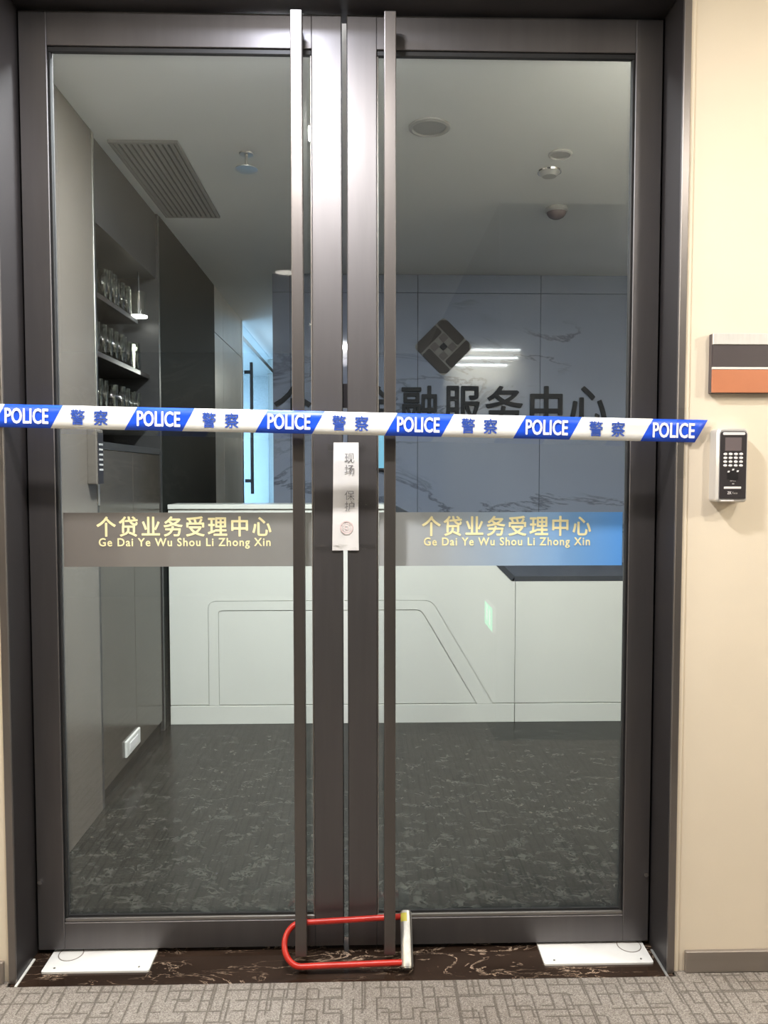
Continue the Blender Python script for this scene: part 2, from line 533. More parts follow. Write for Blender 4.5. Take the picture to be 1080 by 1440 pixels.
# ------------------------------------------------------------------ the two door leaves
ZB, ZT = .012, 2.524
GB, GT = .088, 2.437                             # glass opening
def leaf(n, s, label):
    d = tag(empty('door_%d' % n, (s * .42, 0, 0)), label, 'door', kind='structure')
    P = []
    x_in, x_out = s * .0075, s * .8465           # leaf edges
    g_in, g_out = s * .0855, s * .7745           # opening edges
    P.append(box('stile', x_in, g_in, 0, .045, ZB, ZT, M['bronze'], bevel=.0015))
    P.append(box('stile', g_out, x_out, 0, .045, ZB, ZT, M['bronze'], bevel=.0015))
    P.append(box('gap_shade_strip', x_in, x_in - s * .0012, .002, .043, ZB, ZT - .002, M['gasket']))  # black facing added to keep the gap between the leaves in shade
    P.append(box('rail', g_in, g_out, .0005, .045, GT, ZT, M['bronze'], bevel=.0012))
    P.append(box('rail', g_in, g_out, .0005, .045, ZB, GB, M['bronze'], bevel=.0012))
    # glazing beads, one strip per side of the pane
    P.append(box('glazing_bead', g_in, g_out, .003, .018, GB, GB + .010, M['bead'], bevel=.003, seg=2))
    P.append(box('glazing_bead', g_in, g_out, .006, .018, GT - .014, GT, M['gasket'], bevel=.002))
    P.append(box('glazing_bead', g_out, g_out - s * .008, .006, .018, GB + .01, GT - .014, M['gasket'], bevel=.002))
    P.append(box('glazing_bead', g_in, g_in + s * .005, .006, .018, GB + .01, GT - .014, M['bead'], bevel=.002))
    P.append(box('gasket', g_in, g_out, .010, .018, GB + .009, GB + .0155, M['gasket']))
    P.append(box('glass_pane', g_in, g_out, .018, .026, GB, GT, M['glass']))
    # film with the gold lettering on the face of the pane
    f0, f1 = s * .0915, s * .762
    f = box('sign_film', f0, f1, .0168, .0178, 1.070, 1.217, M['film_grey'] if s < 0 else M['film_blue_glow'])
    tx0, tx1 = (-.672, -.202) if s < 0 else (.210, .674)
    a = lettering('个贷业务受理中心', tx0, tx1, 1.1525, 1.206, .0166, .0005, M['gold'], heavy=.0011, spacing=1.22)
    b = lettering('Ge Dai Ye Wu Shou Li Zhong Xin', tx0 + .005, tx1 - .002, 1.119, 1.1475,   .0166, .0005, M['gold'], heavy=.0006, spacing=1.15)
    for t in (a, b):
        t.parent = f
    f['label'] = 'frosted grey film strip with pale gold lettering' if s < 0 else 'frosted film strip with a blue glow painted over its grey and gold lettering'
    P.append(f)
    # full-height square pull bar with a block at each end
    bar = box('pull_bar', s * .1035, s * .1335, -.085, -.055, .036, 2.487, M['bar'], bevel=.002, seg=2)
    for z0, z1 in ((.042, .074), (2.448, 2.480)):
        k = box('bar_mount', s * .1085, s * .1285, -.0552, .0008, z0, z1, M['jamb'], bevel=.001)
        k.parent = bar
    P.append(bar)
    # bottom pivot screw near the hinge side
    P.append(cyl('pivot_screw', (s * .8365, -.006, .205), (s * .8365, .001, .205), .006, M['chrome'], n=14))
    adopt(d, *P)
    return d
d1 = leaf(1, -1, 'left glass door leaf with dark bronze frame and grey film strip')
d2 = leaf(2, 1, 'right glass door leaf with dark bronze frame and film strip with painted blue glow')
lb = box('latch', -.006, .007, .012, .04, 1.50, 1.565, M['black_plastic'], bevel=.001)
adopt(d1, lb)

# ------------------------------------------------------------------ floor spring covers
def spring_cover(x0, x1, px, label):
    r = tag(empty('floor_spring_cover', ((x0 + x1) / 2, -.052, 0)), label, 'floor spring')
    out = rounded([(x0, -.084), (x1, -.084), (x1, .034), (x0, .034)], .007, 4)
    bm = bmesh.new()
    A = [bm.verts.new((x, y, 0)) for x, y in out]
    B = [bm.verts.new((x, y, .005)) for x, y in out]
    for i in range(len(out)):
        j = (i + 1) % len(out)
        bm.faces.new((A[i], A[j], B[j], B[i]))
    bm.faces.new(A[::-1]); bm.faces.new(B)
    adopt(r, finish(bm, 'cover_plate', M['white_metal']))
    bm = bmesh.new()
    add_cyl(bm, (px, -.006, .004), (px, -.006, .0054), .031, 28)
    adopt(r, finish(bm, 'pivot_disc', M['white_plastic'], smooth=True))
    bm = bmesh.new()
    add_lathe(bm, [(.031, .0048), (.0335, .0048), (.0335, .0056), (.031, .0056)], (px, -.006, 0), 28)
    adopt(r, finish(bm, 'groove_ring', M['skirting'], smooth=True))
    for sx in (x0 + .03, x1 - .03):
        adopt(r, cyl('screw', (sx, -.068, .004), (sx, -.068, .0056), .003, M['steel'], n=10))
    return r
spring_cover(-.806, -.522, -.755, 'white floor spring cover plate under the left door corner')
spring_cover(.535, .832, .79, 'white floor spring cover plate under the right door corner')

# ------------------------------------------------------------------ police tape
tape = tag(empty('police_tape', (0, -.127, 1.4495)), 'blue and white police barrier tape stretched across both doors', 'barrier tape')
tape.rotation_euler = (0, math.atan(.0205), 0)
TH, SL, PER = .0575, .031, .3265
wav = lambda u: .0013 * math.sin(u * 9.3) + .0007 * math.sin(u * 31 + 1)
def tape_strip():
    bm = bmesh.new()
    edges = []
    b0 = -.518 - PER                                       # left top corner of the first blue field in sight
    u = -.96
    stops = {round(-.96, 4), .929}
    for k in range(6):
        stops |= {round(b0 + k * PER, 4), round(b0 + k * PER + .1435, 4)}
    s = sorted(x for x in stops if -.9601 <= x <= .9291)
    us = []
    for a, b in zip(s, s[1:]):
        n = max(1, int((b - a) / .018))
        us += [a + (b - a) * i / n for i in range(n)]
    us.append(s[-1])
    rows = []
    for u in us:
        col = []
        for yy in (0, .0006):
            for k in range(4):
                t = k / 3
                x = u - SL * t
                col.append(bm.verts.new((x, wav(x) + yy + .0006 * math.sin(u * 23 + t * 5), TH / 2 - TH * t)))
        rows.append(col)
    for i, (A, B) in enumerate(zip(rows, rows[1:])):
        mid = (us[i] + us[i + 1]) / 2
        blue = any(b0 + k * PER < mid < b0 + k * PER + .1435 for k in range(6))
        quads = [(A[k], B[k], B[k + 1], A[k + 1]) for k in range(3)] + [(A[4 + k + 1], B[4 + k + 1], B[4 + k], A[4 + k]) for k in range(3)]
        quads += [(A[0], A[4], B[4], B[0]), (A[3], B[3], B[7], A[7])]
        for q in quads:
            f = bm.faces.new(q)
            f.material_index = 1 if blue else 0
            f.smooth = True
    for col in (rows[0], rows[-1]):
        for k in range(3):
            bm.faces.new((col[k], col[k + 1], col[5 + k], col[4 + k]))
    return finish(bm, 'strip', [M['tape_white'], M['tape_blue']], tape), b0
strip, b0 = tape_strip()
def tape_word(s, x0, x1, z0, z1, mat, heavy):
    me = text_mesh(s, x1 - x0, z1 - z0, .0004, heavy=heavy)
    for v in me.vertices:
        v.co.x += x0
        v.co.z += z0
        v.co.y += wav(v.co.x) - .0012
    put('lettering', me, mat, strip)
for k in range(6):
    t0 = b0 + k * PER
    tape_word('POLICE', t0 + .001, t0 + .107, -.0180, .0190, M['print_white'], .0011)
    if k < 5:
        for i, ch in enumerate('警察'):
            tape_word(ch, t0 + .1435 + .0195 + i * .0570, t0 + .1435 + .0535 + i * .0570, -.0185, .0190, M['print_blue'], .0005)

# clear adhesive tape at the ends of the barrier tape and round the paper
def sticky(name, pts_center, width, label, amp=.002, group=None, seed=1):
    rnd = random.Random(seed)
    bm = bmesh.new()
    P = [Vector(p) for p in pts_center]
    n = 14
    rows = []
    for i in range(n + 1):
        t = i / n * (len(P) - 1)
        k = min(int(t), len(P) - 2)
        c = P[k].lerp(P[k + 1], t - k)
        d = (P[k + 1] - P[k]).normalized()
        side = Vector((0, 1, 0)).cross(d).normalized()
        rows.append([(c + side * (j / 4 - .5) * width * (1 + rnd.uniform(-.12, .12)) + Vector((0, -abs(rnd.gauss(0, amp)), 0))) for j in range(5)])
    V = [[bm.verts.new(p) for p in r] for r in rows]
    W = [[bm.verts.new(p + Vector((0, .0002, 0))) for p in r] for r in rows]
    for i in range(n):
        for j in range(4):
            bm.faces.new((V[i][j], V[i + 1][j], V[i + 1][j + 1], V[i][j + 1])).smooth = True
            bm.faces.new((W[i][j + 1], W[i + 1][j + 1], W[i + 1][j], W[i][j])).smooth = True
    return tag(finish(bm, name, M['clear_tape']), label, 'adhesive tape', group)
sticky('adhesive_tape', [(.862, -.1246, 1.49), (.862, -.1246, 1.31)], .022, 'clear sticky tape strip running down the right casing under the police tape', .0012, seed=2)
sticky('adhesive_tape', [(.915, -.118, 1.428), (.955, -.118, 1.428)], .052, 'clear sticky tape at the right end of the police tape on the cream wall', .001, seed=3)
sticky('adhesive_tape', [(-.862, -.1246, 1.55), (-.862, -.1246, 1.31)], .03, 'clear sticky tape strip on the left casing under the police tape', .0012, seed=4)
sticky('adhesive_tape', [(-.045, -.0022, 1.392), (.056, -.0022, 1.392)], .018, 'clear sticky tape across the top edge of the paper seal', .0014, seed=5)
sticky('adhesive_tape', [(.032, -.0022, 1.247), (.085, -.0022, 1.240)], .014, 'crumpled clear sticky tape right of the paper seal at mid height', .003, seed=6)
sticky('adhesive_tape', [(-.084, -.0022, 1.122), (.086, -.0022, 1.127)], .016, 'crumpled clear sticky tape across the lower end of the paper seal', .0024, seed=7)

# ------------------------------------------------------------------ paper seal
seal = tag(empty('paper_seal', (0, -.004, 1.26)), 'white paper seal strip with handwritten characters pasted over the door gap', 'paper seal')
bm = bmesh.new()
rows = []
rnd = random.Random(11)
for i in range(19):
    t = i / 18
    z = 1.406 - t * .291
    xl, xr = -.0305 - t * .0045, .0365 + .0005 * math.sin(t * 7)
    rows.append([bm.verts.new((xl + (xr - xl) * j / 6, -.0052 - .0010 * math.sin(t * 11) - .0006 * math.sin(j * 1.3 + t * 8) - (.0012 * max(0, 1 - abs(t - .2) * 9)), z)) for j in range(7)])
for A, B in zip(rows, rows[1:]):
    for j in range(6):
        bm.faces.new((A[j], A[j + 1], B[j + 1], B[j])).smooth = True
ret = bmesh.ops.extrude_face_region(bm, geom=list(bm.faces))
bmesh.ops.translate(bm, verts=[v for v in ret['geom'] if isinstance(v, bmesh.types.BMVert)], vec=(0, .0004, 0))
adopt(seal, finish(bm, 'paper', M['paper'], smooth=True))
for ch, z in (('现', 1.364), ('场', 1.333), ('保', 1.264), ('护', 1.235)):
    adopt(seal, lettering(ch, -.001, .025, z - .013, z + .013, -.0082, .0003, M['ink'], bold=-.006))
bm = bmesh.new()
for r0, r1 in ((.0150, .0178), (.0040, .0058)):
    o = [(.004 + r1 * math.cos(a), 1.178 + r1 * math.sin(a)) for a in [2 * PI * i / 26 for i in range(26)]]
    q = [(.004 + r0 * math.cos(a), 1.178 + r0 * math.sin(a)) for a in [2 * PI * i / 26 for i in range(26)]]
    add_ring_prism(bm, o, q, -.0078, -.0076)
for i in range(14):
    a = 2 * PI * i / 14
    cx, cz = .004 + .011 * math.cos(a), 1.178 + .011 * math.sin(a)
    add_prism(bm, [(cx - .0012, cz - .0012), (cx + .0012, cz - .001), (cx + .001, cz + .0014), (cx - .001, cz + .0012)], -.0078, -.0076)
adopt(seal, finish(bm, 'round_stamp', M['stamp']))

# ------------------------------------------------------------------ red U-lock round the two pull bars
lock = tag(empty('bicycle_lock', (0, -.065, .03)), 'red coated U-lock with silver body looped round the feet of both pull bars', 'lock')
bk0, bk1 = Vector((-.118, -.033, .099)), Vector((.150, -.033, .112))      # rod behind the bars
ft0, ft1 = Vector((-.118, -.103, .0215)), Vector((.150, -.103, .0285))    # rod in front of the bars
cm = (bk0 + ft0) / 2
hv = (bk0 - ft0) / 2
pts = [bk1] + [bk1.lerp(bk0, i / 6) for i in range(1, 6)]
for i in range(17):
    a = PI / 2 + PI * i / 16
    pts.append(cm + hv * math.sin(a) + Vector((1, 0, -.05)) * math.cos(a) * .046)
pts += [ft0.lerp(ft1, i / 6) for i in range(1, 7)]
bm = bmesh.new()
add_tube(bm, pts, .0078, 14)
adopt(lock, finish(bm, 'shackle', M['red_rubber'], smooth=True))
lc = (bk1 + ft1) / 2
ld = (bk1 - ft1).normalized()
h2 = (bk1 - ft1).length / 2
e0, e1 = lc - ld * (h2 + .014) + Vector((.014, 0, 0)), lc + ld * (h2 + .014) + Vector((.014, 0, 0))
bm = bmesh.new()
add_cyl(bm, e0, e1, .0158, 24)
bmesh.ops.bevel(bm, geom=[e for e in bm.edges if len(e.link_faces) == 2 and min(len(f.verts) for f in e.link_faces) != max(len(f.verts) for f in e.link_faces)], offset=.003, segments=2, affect='EDGES')
adopt(lock, finish(bm, 'lock_body', M['lock_silver'], smooth=True))
def lock_band(name, t0, t1, a0, a1, r, mat):
    bm = bmesh.new()
    front = Vector((0, -1, 0)); front = (front - ld * front.dot(ld)).normalized()
    sidev = ld.cross(front)
    grid = []
    for t in (t0, t1):
        p = e0.lerp(e1, t)
        grid.append([bm.verts.new(p + (front * math.cos(a) + sidev * math.sin(a)) * r) for a in [a0 + (a1 - a0) * i / 10 for i in range(11)]])
    for i in range(10):
        bm.faces.new((grid[0][i], grid[0][i + 1], grid[1][i + 1], grid[1][i]))
    ret = bmesh.ops.extrude_face_region(bm, geom=list(bm.faces))
    for v in [v for v in ret['geom'] if isinstance(v, bmesh.types.BMVert)]:
        ax = e0 + ld * (v.co - e0).dot(ld)
        v.co = ax + (v.co - ax) * (1 - .0003 / r)
    o = finish(bm, name, mat, smooth=True)
    adopt(lock, o)
    return o
lock_band('label', .07, .80, -.45, .55, .0161, M['lock_label'])['label'] = 'pale printed label'
lock_band('sticker', .80, .95, -1.1, .1, .0163, M['yellow'])['label'] = 'small yellow sticker'
lock_band('groove', .02, .98, .75, .95, .0160, M['dark_grey_plastic'])
adopt(lock, cyl('keyhole_cap', e0 - ld * .0005, e0 - ld * .003, .009, M['black_plastic'], n=16))

# ------------------------------------------------------------------ wall sign beside the door
sign = tag(empty('wall_sign', (1.10, WY - .01, 1.60)), 'room sign plate with steel, charcoal and terracotta bands on the cream wall', 'sign')
sx0, sx1 = .934, 1.264
adopt(sign, box('backplate', sx0, sx1, -.130, WY + .001, 1.527, 1.677, M['sign_dark'], bevel=.001),
      box('steel_band', sx0 + .001, sx1, -.1365, -.1295, 1.649, 1.677, M['satin_steel'], bevel=.001),
      box('charcoal_band', sx0 + .002, sx1, -.1340, -.1295, 1.593, 1.6485, M['sign_dark']),
      box('white_line', sx0 + .001, sx1, -.1355, -.1295, 1.587, 1.5925, M['white_plastic']),
      box('terracotta_band', sx0 + .001, sx1, -.1350, -.1295, 1.528, 1.5865, M['terracotta'], bevel=.0008))

# ------------------------------------------------------------------ fingerprint access reader
rd = tag(empty('access_reader', (.982, WY - .02, 1.34)), 'silver and black fingerprint keypad reader below the wall sign', 'access reader')
yf = -.158
bm = bmesh.new()
prof = rounded([(.941, 1.250), (1.021, 1.250), (1.021, 1.437), (.941, 1.437)], [.010, .010, .014, .014], 5)
inner = rounded([(.946, 1.254), (1.017, 1.254), (1.017, 1.433), (.946, 1.433)], [.008, .008, .012, .012], 5)
rings = []
for P, y in ((prof, WY + .001), (prof, yf + .014), (prof, yf + .006), (inner, yf)):
    rings.append([bm.verts.new((x, y, z)) for x, z in P])
n = len(prof)
for A, B in zip(rings, rings[1:]):
    for i in range(n):
        bm.faces.new((A[i], A[(i + 1) % n], B[(i + 1) % n], B[i]))
bm.faces.new(rings[0]); bm.faces.new(rings[-1])
adopt(rd, finish(bm, 'body', M['silver_plastic'], smooth=True))
fp = rounded([(.948, 1.259), (1.0145, 1.259), (1.0145, 1.429), (.948, 1.429)], [.003, .003, .010, .010], 4)
bm = bmesh.new(); add_prism(bm, fp, yf - .0025, yf + .001)
adopt(rd, finish(bm, 'faceplate', M['dark_grey_plastic']))
bm = bmesh.new(); add_prism(bm, rounded([(.953, 1.4195), (1.010, 1.4195), (1.009, 1.4265), (.954, 1.4265)], .003, 3), yf - .004, yf - .002)
adopt(rd, finish(bm, 'light_bar', M['key_white']))
adopt(rd, box('screen', .9595, 1.0015, yf - .0032, yf - .002, 1.3795, 1.413, M['screen_off'], bevel=.0004))
keys = []
bm = bmesh.new()
add_lathe(bm, [(0, -.0022), (.0035, -.0020), (.0046, -.0008), (.0046, .0002), (0, .0002)], n=14)
bmesh.ops.rotate(bm, verts=bm.verts, cent=(0, 0, 0), matrix=Matrix.Rotation(-PI / 2, 3, 'X'))
bmesh.ops.scale(bm, verts=bm.verts, vec=(1.08, 1, .72))
bmesh.ops.recalc_face_normals(bm, faces=bm.faces)
kme = bpy.data.meshes.new('key'); bm.to_mesh(kme); bm.free()
for r in range(4):
    for c in range(4):
        k = put('key', kme, M['key_white'], None, (.9605 + c * .0134, yf - .0025, 1.3715 - r * .0096))
        adopt(rd, k)
bm = bmesh.new()
add_prism(bm, rounded([(.967, 1.306), (.994, 1.306), (.994, 1.329), (.967, 1.329)], .006, 4), yf - .0035, yf - .002)
adopt(rd, finish(bm, 'finger_window', M['black_plastic']))
for x, z in ((.9695, 1.3275), (.981, 1.3325), (.9925, 1.3285)):
    bm = bmesh.new(); add_prism(bm, [(x - .003, z - .0022), (x + .0015, z - .0022), (x + .003, z + .0022), (x - .0015, z + .0022)], yf - .004, yf - .0022)
    adopt(rd, finish(bm, 'indicator', M['key_white']))
adopt(rd, box('card_slot', .9585, 1.0025, yf - .0032, yf - .002, 1.2840, 1.2895, M['key_white'], bevel=.0005))
adopt(rd, box('led', .9795, .9845, yf - .0032, yf - .002, 1.2955, 1.298, M['silver_plastic']))
adopt(rd, lettering('ZK', .9675, .9785, 1.2705, 1.2775, yf - .0025, .0004, M['key_white'], bold=.02))
adopt(rd, lettering('Teco', .9795, .9935, 1.2710, 1.2762, yf - .0025, .0004, M['silver_plastic']))
adopt(rd, box('bottom_trim', .952, .985, yf - .0030, yf - .001, 1.2525, 1.256, M['key_white'], bevel=.0005))
adopt(rd, lettering('ZKTeco', .973, .988, 1.3025, 1.3055, yf - .0035, .0003, M['silver_plastic']))

# ------------------------------------------------------------------ lamps of the hall, with two added fill globes
def downlight(x, y, z, power, col, label, size=.09, lit=True, mat=None, spread=2.6, group=None, cone=True):
    r = tag(empty('ceiling_light', (x, y, z)), label, 'ceiling light', group)
    bm = bmesh.new()
    add_lathe(bm, [(size * .78, 0), (size, 0), (size, -.006), (size * .86, -.010), (size * .78, -.004)], (x, y, z), 28)
    adopt(r, finish(bm, 'trim_ring', M['white_plastic'] if lit else M['lens_off'], smooth=True))
    bm = bmesh.new()
    add_cyl(bm, (x, y, z), (x, y, z - .003), size * .78, 28)
    adopt(r, finish(bm, 'lens', mat or (M['lens_hall'] if lit else M['lens_off']), smooth=True))
    if lit:
        ld_ = bpy.data.lights.new('lamp', 'AREA')
        ld_.shape = 'DISK'
        ld_.size = size * 1.5
        ld_.energy = power
        ld_.color = col
        ld_.spread = spread
        lo = bpy.data.objects.new('lamp', ld_)
        COL.objects.link(lo)
        lo.location = (x, y, z - .012)
        adopt(r, lo)
    return r
WARM, NEUT, COLD = (1.0, .93, .83), (1.0, .975, .95), (.72, .86, 1.0)
def fill_globe(x, y, z, power, col, label):  # fill lamp added out of view, shaped as a glass globe
    r = tag(empty('ceiling_light', (x, y, HZ)), label, 'ceiling light')
    adopt(r, cyl('canopy', (x, y, HZ), (x, y, HZ - .015), .045, M['white_plastic'], n=24),
          cyl('stem', (x, y, HZ - .015), (x, y, z + .078), .006, M['steel'], n=12))
    bm = bmesh.new()
    add_lathe(bm, [(0, .08)] + [(.08 * math.sin(PI * i / 12), .08 * math.cos(PI * i / 12)) for i in range(1, 12)] + [(0, -.08)], (x, y, z), 24)
    adopt(r, finish(bm, 'globe', M['tumbler'], smooth=True))
    ld_ = bpy.data.lights.new('lamp', 'POINT')
    ld_.shadow_soft_size = .045
    ld_.energy = power
    ld_.color = col
    lo = bpy.data.objects.new('lamp', ld_)
    COL.objects.link(lo)
    lo.location = (x, y, z)
    adopt(r, lo)
    return r
downlight(-.145, -.86, HZ, P_DOOR, NEUT, 'round hall downlight in front of the left door', .075, spread=PI)
downlight(-.16, -.30, HZ, P_HEAD, (.80, .86, 1.0), 'small cold white downlight close above the door head', .06, spread=PI)
downlight(1.50, -1.30, HZ, P_HALL, WARM, 'round hall downlight in front of the wall sign', spread=PI)
downlight(-1.65, -1.30, HZ, P_HALL, WARM, 'round hall downlight far left of the doors', spread=PI)
fill_globe(2.30, -.90, 1.98, P_HALL_FILL, WARM, 'added unseen fill globe under the hall ceiling far right of the wall sign')  # added to spread light evenly over the cream wall
fill_globe(-2.20, -.90, 1.98, P_HALL_FILL, WARM, 'added unseen fill globe under the hall ceiling at the far left')  # added as its counterpart on the left
downlight(-.45, -2.9, HZ, P_CORRIDOR, NEUT, 'nearer round downlight in the corridor behind the viewer')
downlight(-.45, -4.6, HZ, P_CORRIDOR, NEUT, 'farther round downlight in the corridor behind the viewer')

# exit sign low on the corridor wall (seen only as a reflection in the glass)
ex = tag(empty('exit_sign', (.695, -1.76, .60)), 'lit green running figure exit sign low on the dark stone wall', 'exit sign')
adopt(ex, box('housing', .684, .7005, -1.885, -1.635, .535, .665, M['white_plastic'], bevel=.003))
adopt(ex, box('face', .6825, .685, -1.878, -1.642, .542, .658, M['exit_green']))
adopt(ex, box('figure', .681, .6828, -1.815, -1.785, .57, .634, M['exit_white'], bevel=.0008),
      box('figure_head', .681, .6828, -1.81, -1.785, .636, .652, M['exit_white'], bevel=.0008),
      box('doorway_mark', .681, .6828, -1.73, -1.70, .56, .64, M['exit_white'], bevel=.0008))

# ------------------------------------------------------------------ lobby shell
LX, RX, BY = -.98, 3.2, 2.98
st(box('floor', -1.6, 3.3, .06, 8.2, -.08, .0, M['lobby_floor']), 'dark veined polished marble floor of the lobby', 'floor')
st(box('ceiling', -1.6, 3.3, .05, 8.2, HZ, HZ + .06, M['white_ceiling']), 'white painted ceiling of the dim lobby', 'ceiling')
st(box('wall_left', LX - .06, LX, .05, .92, 0, HZ, M['taupe']), 'glossy taupe side panel just inside the left door', 'wall')
st(box('wall_right', RX, RX + .06, .05, 8.2, 0, HZ, M['taupe']), 'taupe side wall of the lobby hidden right of the doors', 'wall')
wb = tag(empty('wall_back', (.8, BY + .03, 0)), 'slate blue veined marble wall behind the reception counter', 'wall', kind='structure')
adopt(wb, box('backing', -.545, RX, BY + .012, BY + .06, 0, HZ, M['gasket']))
xs = [-.545, -.43, .40, 1.205, 2.1, RX]
zs = [0, 2.5, HZ]
for i in range(5):
    for j in range(2):
        adopt(wb, box('marble_slab', xs[i] + .0015, xs[i + 1] - .0015, BY, BY + .013, zs[j] + .0015, zs[j + 1] - .0015, M['slab'], bevel=.0008))

# left side beyond the taupe panel: niche with shelves, then panels, stone and a glass door
st(box('wall_left', LX - .34, LX - .30, .92, 1.88, 0, HZ, M['dark_panel']), 'charcoal back of the glass display niche', 'wall')
niche = tag(empty('wall_left', (-1.14, 1.4, 0)), 'charcoal cheeks and upper panel of the display niche', 'wall', kind='structure')
adopt(niche,
      box('side_panel', LX - .30, LX - .001, .921, .945, 0, HZ - .001, M['dark_panel']),
      box('side_panel', LX - .30, LX - .001, 1.855, 1.88, 0, HZ - .001, M['dark_panel']),
      box('upper_panel', LX - .30, LX - .012, .946, 1.854, 2.30, HZ - .001, M['dark_panel']),
      box('edge_strip', LX - .012, LX + .003, .922, .942, 1.20, HZ - .001, M['steel'], bevel=.001))
for z, nm in ((2.060, 'top'), (1.822, 'middle'), (1.588, 'bottom')):
    tag(box('wall_shelf', LX - .299, LX - .05, .9455, 1.8545 if nm != 'top' else 1.665, z - .022, z, M['shelf'], bevel=.001),
        'dark brown niche shelf holding the %s row of drinking glasses' % nm, 'shelf')
cab = tag(empty('base_cabinet', (-1.14, 1.4, 0)), 'brown glossy base cabinet under the glass shelves left of the counter', 'cabinet')
adopt(cab, box('worktop', LX - .299, LX - .004, .9455, 1.8545, 1.42, 1.45, M['dark_panel'], bevel=.001))
for k, (a, b) in enumerate(((.947, 1.399), (1.401, 1.854))):
    adopt(cab, box('cabinet_door', LX - .03, LX - .006, a, b, .06, 1.418, M['brown_panel'], bevel=.001))
adopt(cab, box('plinth', LX - .28, LX - .02, .946, 1.854, 0, .058, M['black_panel']))

bm = bmesh.new()
gp = [(0, 0), (.024, 0), (.0285, .130), (.0265, .130), (.0225, .006), (0, .006)]
add_lathe(bm, gp, n=20)
bmesh.ops.recalc_face_normals(bm, faces=bm.faces)
gme = bpy.data.meshes.new('drinking_glass'); bm.to_mesh(gme); bm.free()
for p in gme.polygons:
    p.use_smooth = True
ORD = ['first', 'second', 'third', 'fourth', 'fifth', 'sixth', 'seventh', 'eighth', 'ninth', 'tenth', 'eleventh']
for zi, (z, nm, cnt) in enumerate(((2.060, 'top', 9), (1.822, 'middle', 10), (1.588, 'bottom', 10))):
    for i in range(cnt):
        y = 1.10 + (.70 if nm != 'top' else .56) * i / (cnt - .5) + random.uniform(-.008, .008)
        o = put('drinking_glass', gme, M['tumbler'], None, (LX - .075 - random.uniform(0, .02), y, z))
        o.scale = (1, 1, random.choice((1.0, 1.0, .93)))
        tag(o, 'clear drinking glass, %s from the door in the %s shelf row' % (ORD[i], nm), 'glass', 'drinking glasses on the %s niche shelf' % nm)
# back row, seen between the front ones
for z, nm in ((1.822, 'middle'), (1.588, 'bottom')):
    for i in range(6):
        o = put('drinking_glass', gme, M['tumbler'], None, (LX - .17, 1.12 + i * .115, z))
        tag(o, 'clear drinking glass, %s from the door in the back row of the %s shelf' % (ORD[i], nm), 'glass', 'back row drinking glasses on the %s niche shelf' % nm)

# small lit spot lamp hung at the end of the upper shelf
lx, ly, lz = -1.045, 1.735, 2.085
sp = tag(empty('shelf_lamp', (lx, ly, 2.30)), 'small round spot lamp shining at the end of the top glass shelf', 'lamp')
adopt(sp, cyl('lamp_housing', (lx, ly, lz + .004), (lx, ly, lz + .12), .034, M['tumbler'], n=24),
      cyl('lamp_lens', (lx, ly, lz), (lx, ly, lz + .006), .040, M['lens'], n=28),
      cyl('stem', (lx, ly, lz + .12), (lx, ly, 2.301), .005, M['dark_panel'], n=10))
pl = bpy.data.lights.new('lamp', 'AREA'); pl.shape = 'DISK'; pl.size = .07; pl.energy = P_SHELF; pl.color = NEUT
po = bpy.data.objects.new('lamp', pl); COL.objects.link(po); po.location = (lx, ly, lz - .004); adopt(sp, po)

# intercom keypad on the taupe panel
kp = tag(empty('wall_keypad', (-.962, .86, 1.38)), 'slim taupe keypad handset fixed to the taupe panel by the niche', 'keypad')
adopt(kp, box('housing', LX - .002, -.945, .818, .893, 1.283, 1.490, M['taupe'], bevel=.004, seg=2),
      box('keypad_face', -.9455, -.9435, .830, .888, 1.285, 1.478, M['black_plastic']))
for i in range(6):
    adopt(kp, box('key', -.9437, -.9420, .842, .880, 1.335 + i * .019, 1.342 + i * .019, M['silver_plastic']))

# white socket plate low on the brown cabinet
sk = tag(empty('socket_plate', (LX, 1.33, .13)), 'small white plate low on the brown cabinet door near the floor', 'socket plate')
adopt(sk, box('plate', LX - .007, LX + .004, 1.22, 1.42, .095, .165, M['white_plastic'], bevel=.002),
      box('rocker', LX + .0035, LX + .006, 1.26, 1.38, .113, .147, M['key_white'], bevel=.001))

st(box('wall_left', LX - .06, LX, 1.885, 3.30, 0, HZ, M['black_panel']), 'near black panelled wall left of the reception counter', 'wall')
pv = tag(empty('wall_left', (LX - .03, 3.9, 0)), 'pale beige stone cladding on the corridor wall before the glass door', 'wall', kind='structure')
adopt(pv, box('backing', LX - .06, LX - .012, 3.301, 4.46, 0, HZ, M['gasket']))
for a, b in ((3.302, 3.62), (3.624, 4.458)):
    for c, d in ((0, 1.0), (1.003, 2.3), (2.303, HZ)):
        adopt(pv, box('stone_slab', LX - .013, LX, a, b, c, d - .001, M['stone'], bevel=.001))

